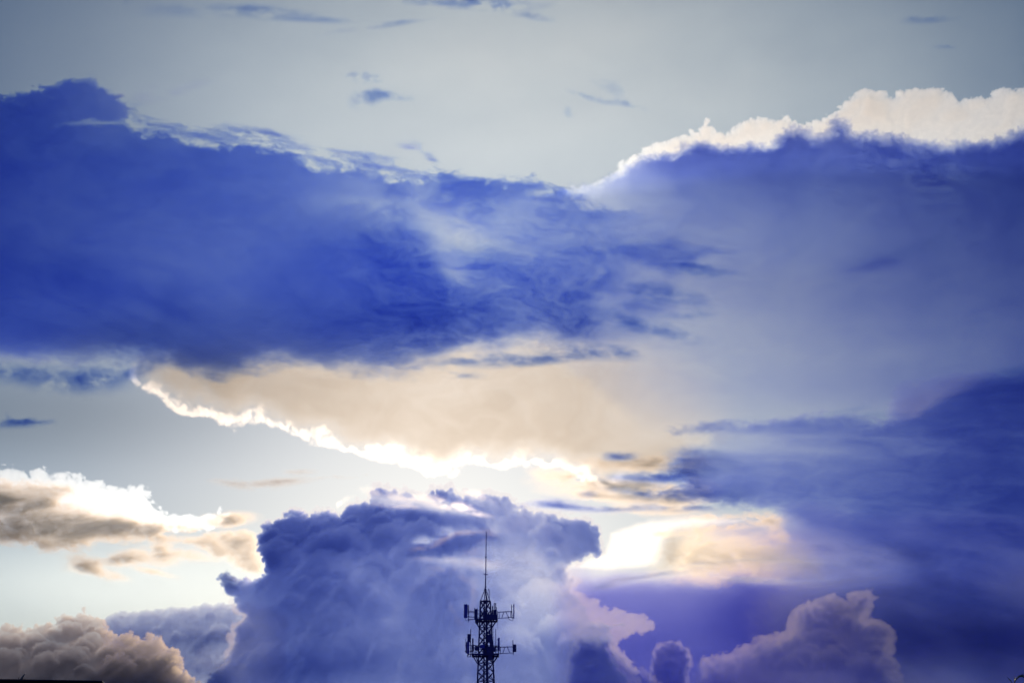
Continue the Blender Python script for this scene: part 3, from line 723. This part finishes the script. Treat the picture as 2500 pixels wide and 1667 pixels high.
def parent_origin(o):
    x = [0.0, 0.0, 0.0]
    while o:
        x = [a + b for a, b in zip(x, o.location)]
        o = o.parent
    return x


def thing(name, loc, label, cat, group=None):
    o = bpy.data.objects.new(name, None)
    o.location = loc
    o.empty_display_size = 0.5
    col.objects.link(o)
    o['label'], o['category'] = label, cat
    if group:
        o['group'] = group
    return o


# ground, far below the frame
gm = surface('dry_grass_ground', (0.055, 0.065, 0.03), 0.95, 0, 0.5, 0.02)
g = Shape()
g.v = [(0, 0, 0)] + [(70000 * math.cos(2 * math.pi * k / 48), 70000 * math.sin(2 * math.pi * k / 48), 0) for k in range(48)]
g.f = [(0, 1 + k, 1 + (k + 1) % 48) for k in range(48)]
go = g.build('ground', gm)
go['kind'] = 'structure'

# ------------------------------------------------------------------ antenna tower
TY = 200.0
tx = at(1186, 1667, TY)[0]
tower = thing('communications_tower', (tx, TY, 0), 'dark steel lattice communications tower with two antenna platforms and a spire', 'tower')


def P(u, v, dy=0.0):
    x, y, z = at(u, v, TY)
    return (x * 1.0, y + dy, z)


PX = P(1187, 1560)[0] - P(1186, 1560)[0]
Z_TOP, Z_BOT = P(1186, 1467)[2], P(1186, 1667)[2]
R_TOP, R_BOT = 12.2 * PX * 1.03, 20.0 * PX * 1.03
TH = [R(14 + 90 * k) for k in range(4)]


def axis_x(z):
    k = (z - Z_BOT) / (Z_TOP - Z_BOT)
    return tx + (P(1185, 1467)[0] - tx) * k * (1 if z > Z_BOT else 0)


def corner(k, z):
    r = R_BOT + (R_TOP - R_BOT) * (z - Z_BOT) / (Z_TOP - Z_BOT)
    return (axis_x(z) + r * math.cos(TH[k % 4]), TY + r * math.sin(TH[k % 4]), z)


levels = [0.0]
while levels[-1] < Z_TOP - 0.6:
    z = levels[-1]
    levels.append(z + (1.9 if z < Z_BOT - 1.5 else 1.22))
levels = [z * Z_TOP / levels[-1] for z in levels]
for k in range(4):
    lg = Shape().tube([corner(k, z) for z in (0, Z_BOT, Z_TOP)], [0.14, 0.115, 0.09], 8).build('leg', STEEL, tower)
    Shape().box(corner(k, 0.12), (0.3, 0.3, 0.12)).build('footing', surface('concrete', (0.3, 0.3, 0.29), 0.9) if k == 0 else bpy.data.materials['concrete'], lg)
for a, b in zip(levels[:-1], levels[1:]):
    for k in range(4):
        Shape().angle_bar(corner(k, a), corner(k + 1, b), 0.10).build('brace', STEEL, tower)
        Shape().angle_bar(corner(k + 1, a), corner(k, b), 0.10).build('brace', STEEL, tower)
        if abs(a % 4) < 1.3:
            Shape().angle_bar(corner(k, b), corner(k + 1, b), 0.085).build('strut', STEEL, tower)

# pointed head and spire
rim = [corner(k, Z_TOP) for k in range(4)]
hd = Shape()
for k in range(4):
    hd.angle_bar(rim[k], rim[(k + 1) % 4], 0.16)
hd.build('head_ring', STEEL, tower)
apex = P(1184.8, 1442)
for k in range(4):
    Shape().tube([rim[k], (apex[0] + 0.16 * math.cos(TH[k]), TY + 0.16 * math.sin(TH[k]), apex[2])], 0.05).build('head_rafter', STEEL, tower)
for du, dv in ((-1.5, 0), (0.8, 0), (2.5, 0)):
    Shape().tube([P(1185 + du * 2, 1466), P(1184.8 + du * 0.6, 1443)], 0.045).build('head_pole', STEEL, tower)
Shape().tube([P(1184.8, 1443), P(1184.8, 1440), P(1184.9, 1435.5), P(1185, 1434)], [0.24, 0.22, 0.11, 0.06], 10).build('head_cone', STEEL, tower)
sp = Shape().tube([P(1185, 1436), P(1186, 1400), P(1186.4, 1361), P(1187.2, 1297)], [0.085, 0.075, 0.065, 0.05], 8).build('spire', STEEL, tower)
Shape().tube([P(1186.4, 1363), P(1186.4, 1361.5), P(1186.4, 1360), P(1186.4, 1358.5), P(1186.4, 1357)], [0.02, 0.10, 0.13, 0.10, 0.02], 8).build('joint', STEEL, sp)
Shape().tube([P(1180.6, 1400.4), P(1191.4, 1401.6)], 0.06).build('crossbar', STEEL, sp)
Shape().tube([P(1183, 1433), P(1188.6, 1431.4)], 0.045).build('crossbar', STEEL, sp)
Shape().tube([P(1192, 1466, -0.3), P(1192, 1440, -0.3), P(1192.6, 1438, -0.3), P(1194, 1438.8, -0.3), P(1194.8, 1443, -0.3), P(1195, 1467, -0.3)], 0.035).build('vent_pipe', STEEL, tower)
Shape().tube([P(1187, 1466, 0.3), P(1187, 1560, 0.3), P(1188, 1667, 0.3), (P(1188, 1667)[0], TY + 0.3, 0)], 0.09, 8).build('cable_riser', CABLE, tower)
for du in (18.5, 20.5):
    Shape().tube([P(1186 + du - 4, 1500, 0.4), P(1186 + du - 1.5, 1600, 0.4), P(1186 + du, 1667, 0.4), (P(1186 + du, 1667)[0] + 0.6, TY + 0.4, 0)], 0.028, 5).build('feeder_cable', CABLE, tower)


def panel(u0, v0, u1, v1, wid, dep, mat, dy=0.0, name='panel_antenna', turn=0.0):
    """Flat antenna housing from its top (u0, v0) to its bottom (u1, v1), wid pixels wide."""
    from mathutils import Vector
    p, q = Vector(P(u0, v0, dy)), Vector(P(u1, v1, dy))
    o = Shape().box((p + q) / 2, (wid * PX / 2, dep, (p - q).length / 2), (math.cos(turn), math.sin(turn), 0), p - q, 0.06).build(name, mat, tower)
    return o


def pole(u, v0, v1, rad=0.045, dy=0.0, u1=None, name='mounting_pole'):
    return Shape().tube([P(u, v0, dy), P(u if u1 is None else u1, v1, dy)], rad).build(name, STEEL, tower)


def bar(u0, v0, u1, v1, rad=0.045, dy=0.0, name='arm', parent=None):
    return Shape().tube([P(u0, v0, dy), P(u1, v1, dy)], rad, 6).build(name, STEEL, parent or tower)


def platform(vdeck, u0, u1, depth, vrail, supports):
    xc = (P(u0, vdeck)[0] + P(u1, vdeck)[0]) / 2
    z = P(1186, vdeck)[2]
    hx = (P(u1, vdeck)[0] - P(u0, vdeck)[0]) / 2
    hy = depth / 2
    pf = Shape()
    for sy in (-1, 1):
        pf.box((xc, TY + sy * hy, z), (hx, 0.06, 0.13))
    for sx_ in (-1, 1):
        pf.box((xc + sx_ * (hx - 0.06), TY, z), (0.06, hy - 0.062, 0.128))
    o = pf.build('platform', STEEL, tower)
    for k in range(9):
        Shape().box((xc - hx + 0.2 + (2 * hx - 0.4) * k / 8, TY, z + 0.02), (0.075, hy - 0.07, 0.05)).build('grating_plank', STEEL, o)
    zr = P(1186, vrail)[2]
    for sy in (-1, 1):
        for zz in (zr, (zr + z) / 2 + 0.05):
            Shape().tube([(xc - hx, TY + sy * hy, zz), (xc + hx, TY + sy * hy, zz)], 0.03).build('rail', STEEL, o)
        for k in range(5):
            x = xc - hx + 2 * hx * k / 4
            Shape().tube([(x, TY + sy * hy, z), (x, TY + sy * hy, zr)], 0.03).build('rail_post', STEEL, o)
    for sx_ in (-1, 1):
        Shape().tube([(xc + sx_ * hx, TY - hy, zr), (xc + sx_ * hx, TY + hy, zr)], 0.03).build('rail', STEEL, o)
    for (a, b, c, d_) in supports:
        bar(a, b, c, d_, 0.055, -0.5, 'support_strut')
        bar(a, b, c, d_, 0.055, 0.5, 'support_strut')
    return o


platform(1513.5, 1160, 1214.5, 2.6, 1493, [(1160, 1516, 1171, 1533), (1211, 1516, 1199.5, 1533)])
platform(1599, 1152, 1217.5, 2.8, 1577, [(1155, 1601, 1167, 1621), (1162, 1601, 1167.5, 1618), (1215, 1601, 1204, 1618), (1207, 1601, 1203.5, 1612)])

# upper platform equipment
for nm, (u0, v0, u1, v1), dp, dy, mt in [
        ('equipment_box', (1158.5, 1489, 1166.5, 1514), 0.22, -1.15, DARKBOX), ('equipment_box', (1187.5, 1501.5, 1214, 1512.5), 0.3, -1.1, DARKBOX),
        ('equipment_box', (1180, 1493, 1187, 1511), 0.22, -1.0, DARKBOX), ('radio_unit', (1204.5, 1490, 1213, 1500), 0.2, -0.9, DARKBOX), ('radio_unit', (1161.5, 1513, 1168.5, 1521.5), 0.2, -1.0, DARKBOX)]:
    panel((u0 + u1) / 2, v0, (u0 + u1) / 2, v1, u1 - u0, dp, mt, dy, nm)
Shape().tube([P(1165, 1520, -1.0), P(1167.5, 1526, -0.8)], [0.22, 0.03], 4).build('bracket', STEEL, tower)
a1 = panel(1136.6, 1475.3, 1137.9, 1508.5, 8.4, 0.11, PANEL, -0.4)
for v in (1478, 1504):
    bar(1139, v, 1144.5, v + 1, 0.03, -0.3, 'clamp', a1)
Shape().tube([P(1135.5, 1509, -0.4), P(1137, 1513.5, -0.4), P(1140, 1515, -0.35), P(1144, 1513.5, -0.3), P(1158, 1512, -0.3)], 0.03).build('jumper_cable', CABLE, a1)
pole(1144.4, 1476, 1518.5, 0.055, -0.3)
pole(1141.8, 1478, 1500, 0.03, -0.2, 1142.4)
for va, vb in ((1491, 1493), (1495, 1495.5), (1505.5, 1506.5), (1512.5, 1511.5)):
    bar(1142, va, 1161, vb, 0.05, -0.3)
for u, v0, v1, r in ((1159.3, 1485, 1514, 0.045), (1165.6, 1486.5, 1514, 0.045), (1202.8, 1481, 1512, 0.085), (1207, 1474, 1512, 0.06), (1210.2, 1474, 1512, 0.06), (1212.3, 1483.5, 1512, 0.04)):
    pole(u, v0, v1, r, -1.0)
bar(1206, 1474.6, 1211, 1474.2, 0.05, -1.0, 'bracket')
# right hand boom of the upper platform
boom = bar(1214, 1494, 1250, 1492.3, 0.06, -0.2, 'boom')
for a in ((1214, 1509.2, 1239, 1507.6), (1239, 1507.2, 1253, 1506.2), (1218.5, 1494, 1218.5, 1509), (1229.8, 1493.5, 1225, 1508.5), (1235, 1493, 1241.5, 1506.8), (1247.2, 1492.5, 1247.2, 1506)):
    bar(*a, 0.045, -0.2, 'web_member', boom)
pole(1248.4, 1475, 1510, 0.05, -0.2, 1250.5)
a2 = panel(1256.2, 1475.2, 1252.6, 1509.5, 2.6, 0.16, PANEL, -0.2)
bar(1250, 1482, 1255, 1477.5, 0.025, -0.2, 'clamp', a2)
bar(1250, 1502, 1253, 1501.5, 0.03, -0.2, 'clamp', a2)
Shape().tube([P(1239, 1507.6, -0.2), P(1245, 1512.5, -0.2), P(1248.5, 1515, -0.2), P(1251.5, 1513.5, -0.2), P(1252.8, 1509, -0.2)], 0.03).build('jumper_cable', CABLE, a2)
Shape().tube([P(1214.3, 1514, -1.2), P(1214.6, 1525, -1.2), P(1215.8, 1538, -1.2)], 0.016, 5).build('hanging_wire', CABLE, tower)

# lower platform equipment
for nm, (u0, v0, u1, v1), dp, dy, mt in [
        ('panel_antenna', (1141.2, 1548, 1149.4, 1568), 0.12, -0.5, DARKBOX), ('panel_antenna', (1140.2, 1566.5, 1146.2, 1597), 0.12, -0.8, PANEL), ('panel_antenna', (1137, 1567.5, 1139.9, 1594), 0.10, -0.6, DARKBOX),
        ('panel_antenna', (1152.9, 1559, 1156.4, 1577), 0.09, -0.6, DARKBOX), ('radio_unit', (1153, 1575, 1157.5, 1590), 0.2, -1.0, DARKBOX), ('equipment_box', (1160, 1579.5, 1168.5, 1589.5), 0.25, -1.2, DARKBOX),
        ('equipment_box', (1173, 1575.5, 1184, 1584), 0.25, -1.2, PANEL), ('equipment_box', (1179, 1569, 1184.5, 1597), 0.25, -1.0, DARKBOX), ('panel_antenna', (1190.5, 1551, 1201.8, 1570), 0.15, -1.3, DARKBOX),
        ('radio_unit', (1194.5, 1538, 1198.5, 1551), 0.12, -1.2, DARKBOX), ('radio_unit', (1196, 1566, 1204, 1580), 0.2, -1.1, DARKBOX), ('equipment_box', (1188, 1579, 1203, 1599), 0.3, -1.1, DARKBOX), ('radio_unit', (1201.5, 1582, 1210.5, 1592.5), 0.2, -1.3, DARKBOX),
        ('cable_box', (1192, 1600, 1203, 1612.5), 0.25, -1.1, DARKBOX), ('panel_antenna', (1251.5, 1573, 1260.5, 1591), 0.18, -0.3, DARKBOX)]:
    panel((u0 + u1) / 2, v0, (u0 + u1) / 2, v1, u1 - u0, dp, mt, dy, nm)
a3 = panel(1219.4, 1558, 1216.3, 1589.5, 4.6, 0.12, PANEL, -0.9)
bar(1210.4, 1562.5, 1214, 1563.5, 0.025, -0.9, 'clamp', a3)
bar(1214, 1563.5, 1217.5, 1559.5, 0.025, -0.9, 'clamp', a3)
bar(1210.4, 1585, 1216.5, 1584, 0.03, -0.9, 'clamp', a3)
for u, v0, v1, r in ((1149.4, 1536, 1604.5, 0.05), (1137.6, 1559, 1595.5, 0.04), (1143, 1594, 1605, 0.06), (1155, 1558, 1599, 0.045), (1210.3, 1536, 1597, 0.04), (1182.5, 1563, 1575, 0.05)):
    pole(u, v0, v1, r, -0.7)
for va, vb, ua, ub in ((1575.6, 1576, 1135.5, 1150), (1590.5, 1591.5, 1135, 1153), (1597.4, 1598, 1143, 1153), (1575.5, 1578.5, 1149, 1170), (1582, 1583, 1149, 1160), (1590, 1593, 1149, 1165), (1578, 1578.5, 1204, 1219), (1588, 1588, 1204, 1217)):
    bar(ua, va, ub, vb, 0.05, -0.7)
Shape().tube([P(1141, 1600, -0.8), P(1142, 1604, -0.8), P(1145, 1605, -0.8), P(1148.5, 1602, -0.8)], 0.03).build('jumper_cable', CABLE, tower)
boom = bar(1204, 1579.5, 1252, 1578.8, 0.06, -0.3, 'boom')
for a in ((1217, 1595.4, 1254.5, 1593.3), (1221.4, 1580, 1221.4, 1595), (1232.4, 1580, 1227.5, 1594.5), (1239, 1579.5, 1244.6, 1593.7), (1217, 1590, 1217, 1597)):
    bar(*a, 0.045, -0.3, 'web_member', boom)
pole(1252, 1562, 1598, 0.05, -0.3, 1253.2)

# ------------------------------------------------------------------ building with a roof slab, lower left
BY = 140.0
zr = at(0, 1656.5, BY)[2]
d1 = direction(250, 1660.3)
y1 = (zr - CAMZ) / d1[2] * d1[1]
right = (d1[0] / d1[1] * y1, y1, zr)
d0 = direction(0, 1656.5)
left0 = (d0[0] / d0[1] * BY, BY, zr)
from mathutils import Vector
ax = (Vector(right) - Vector(left0)).normalized()
ay = Vector((-ax.y, ax.x, 0))
org = Vector(right)
bld = thing('apartment_building', (org.x, org.y, 0), 'dark flat roofed building with overhanging roof slab, bottom left corner', 'building')
WALL = surface('dusky_plaster', (0.02, 0.02, 0.09), 0.85, 0, 0.2, 1.5)
ROOF = surface('roof_concrete', (0.015, 0.014, 0.06), 0.9, 0, 0.2, 2)
LEN, DEP, EAVE = 26.0, 12.0, 0.55
slab = Shape()
sec = [(0, 0.0), (0, -0.10), (-EAVE, -0.34)]
top = [org + ax * 0, org - ax * LEN, org - ax * LEN + ay * DEP, org + ay * DEP]


def ring_pts(inset, z):
    return [tuple(Vector((p.x, p.y, 0)) + Vector((0, 0, zr + z))) for p in (org - ax * inset + ay * inset, org - ax * (LEN - inset) + ay * inset, org - ax * (LEN - inset) + ay * (DEP - inset), org - ax * inset + ay * (DEP - inset))]


for ins, z in ((0, 0.0), (0, -0.11), (EAVE, -0.36)):
    slab.v += ring_pts(ins, z)
for lv in range(2):
    for k in range(4):
        slab.f.append((lv * 4 + k, lv * 4 + (k + 1) % 4, lv * 4 + 4 + (k + 1) % 4, lv * 4 + 4 + k))
slab.f += [(0, 1, 2, 3), (11, 10, 9, 8)]
slab.build('roof_slab', ROOF, bld)
w = Shape()
w.v = ring_pts(EAVE + 0.02, -0.362) + [(p[0], p[1], 0) for p in ring_pts(EAVE + 0.02, 0)]
w.f = [(k, (k + 1) % 4, 4 + (k + 1) % 4, 4 + k) for k in range(4)] + [(0, 1, 2, 3), (7, 6, 5, 4)]
w.build('wall', WALL, bld)
FRAME = surface('window_frame_paint', (0.3, 0.3, 0.32), 0.5)
PANE = surface('dark_window_glass', (0.02, 0.03, 0.05), 0.08)
for fl in range(4):
    for k in range(6):
        c = org - ax * (2.6 + 4.1 * k) + ay * (EAVE + 0.0)
        c = Vector((c.x, c.y, zr - 1.9 - fl * 3.0))
        f = Shape().box(c, (0.75, 0.05, 0.7), ax).build('window', FRAME, bld)
        Shape().box(c - ay * 0.052, (0.62, 0.012, 0.58), ax).build('pane', PANE, f)

# satellite dish on that roof
dd = at(51, 1656, 1.0)
ydish = BY + 4.0
foot = Vector((dd[0] * ydish, ydish, zr))
dish = thing('satellite_dish', tuple(foot), 'small satellite dish tilted to the left on the flat roof', 'satellite dish')
n = Vector((-0.74, -0.46, 0.49)).normalized()
e1 = Vector((0, 1, 0)).cross(n).normalized()
e2 = n.cross(e1)
cen = foot + Vector((0.12, 0, 0.46))
bowl = Shape()
rings, seg, RD = 5, 20, 0.46
for side in (0, 1):
    for i in range(rings + 1):
        r = RD * i / rings
        for k in range(seg):
            t = 2 * math.pi * k / seg
            bowl.v.append(tuple(cen + e1 * (r * math.cos(t)) + e2 * (r * math.sin(t)) + n * (0.09 * (i / rings) ** 2 - 0.05 - 0.02 * side)))
st = (rings + 1) * seg
for side in (0, 1):
    for i in range(rings):
        for k in range(seg):
            q = (side * st + i * seg + k, side * st + i * seg + (k + 1) % seg, side * st + (i + 1) * seg + (k + 1) % seg, side * st + (i + 1) * seg + k)
            bowl.f.append(q if side == 0 else q[::-1])
for k in range(seg):
    bowl.f.append((rings * seg + k, rings * seg + (k + 1) % seg, st + rings * seg + (k + 1) % seg, st + rings * seg + k))
DISH = surface('dish_paint', (0.02, 0.02, 0.08), 0.5)
bowl.build('reflector', DISH, dish, True)
Shape().tube([foot, foot + Vector((0.08, 0, 0.2)), cen - n * 0.06], 0.03).build('mast', DISH, dish)
lnb = cen + n * 0.42 - Vector((0, 0, 0.28))
arm = Shape().tube([cen - e1 * 0.0 - Vector((0.05, 0, 0.3)), lnb], 0.015).build('feed_arm', DISH, dish)
Shape().tube([lnb - n * 0.02, lnb + Vector((0.03, 0, 0.06)), lnb + Vector((0.06, 0, 0.09))], [0.03, 0.05, 0.035], 8).build('receiver', DISH, arm)

# ------------------------------------------------------------------ palm whose frond tip shows at the lower right corner
PY = 40.0
hub = Vector(at(2560, 1800, PY))
trunk_base = Vector((hub.x + 0.25, PY + 0.2, 0))
palm = thing('palm_tree', tuple(trunk_base), 'palm tree whose curved frond tip pokes into the lower right corner', 'tree')
BARK = surface('palm_bark', (0.09, 0.07, 0.05), 0.9, 0, 0.4, 12, 0.4)
LEAF = surface('palm_leaf', (0.02, 0.03, 0.035), 0.5, 0, 0.3, 6)
tr = Shape()
pts = [trunk_base.lerp(hub, k / 10) + Vector((0.10 * math.sin(k * 0.35), 0, 0)) * (1 - k / 10) for k in range(11)]
tr.tube(pts, [0.19 - 0.006 * k + 0.012 * (k % 2) for k in range(11)], 12)
tr.build('trunk', BARK, palm, True)
rng = random.Random(5)


def frond(path):
    s = Shape()
    n_ = len(path)
    s.tube(path, [0.022 * (1 - i / n_) + 0.006 for i in range(n_)], 5)
    o = s.build('frond', LEAF, palm)
    lf = Shape()
    for i in range(3, n_):
        p = Vector(path[i])
        t = (Vector(path[min(i + 1, n_ - 1)]) - Vector(path[i - 1])).normalized()
        sd = t.cross(Vector((0, 0, 1)))
        if sd.length < 0.05:
            sd = Vector((1, 0, 0))
        sd.normalize()
        L = 0.42 * math.sin(math.pi * (0.12 + 0.80 * i / n_)) + 0.05
        for sgn in (-1, 1):
            d_ = (t * 0.85 + sd * sgn * 0.55 + Vector((0, 0, -0.35 + rng.uniform(-0.1, 0.1)))).normalized()
            wv_ = t.cross(d_).normalized().cross(d_) * 0.018
            b = len(lf.v)
            m = p + d_ * L * 0.5
            e = p + d_ * L + Vector((0, 0, -0.06))
            nn = d_.cross(wv_).normalized() * 0.003
            for q in (p, m + wv_, m - wv_, e):
                lf.v += [tuple(q + nn), tuple(q - nn)]
            lf.f += [(b, b + 2, b + 6, b + 4), (b + 1, b + 5, b + 7, b + 3), (b, b + 1, b + 3, b + 2), (b + 2, b + 3, b + 7, b + 6), (b + 6, b + 7, b + 5, b + 4), (b + 4, b + 5, b + 1, b)]
    lo = lf.build('leaflets', LEAF, o)
    lo['kind'] = 'stuff'


shown = [(2560, 1800), (2535, 1770), (2512, 1740), (2495, 1712), (2483, 1690), (2476, 1674), (2477, 1664), (2480, 1657), (2485, 1652), (2490, 1649.5), (2494, 1649)]
frond([tuple(at(u, v, PY)) for u, v in shown])
for k in range(13):
    a = 2 * math.pi * k / 13 + 0.3
    rise = rng.uniform(0.1, 0.7)
    L = rng.uniform(1.5, 2.0)
    pth = []
    for i in range(14):
        q = i / 13
        pth.append(tuple(hub + Vector((math.cos(a) * L * q, math.sin(a) * L * q, rise * L * q * 0.9 - 1.25 * L * q * q * (0.5 + 0.3 * rise)))))
    frond(pth)
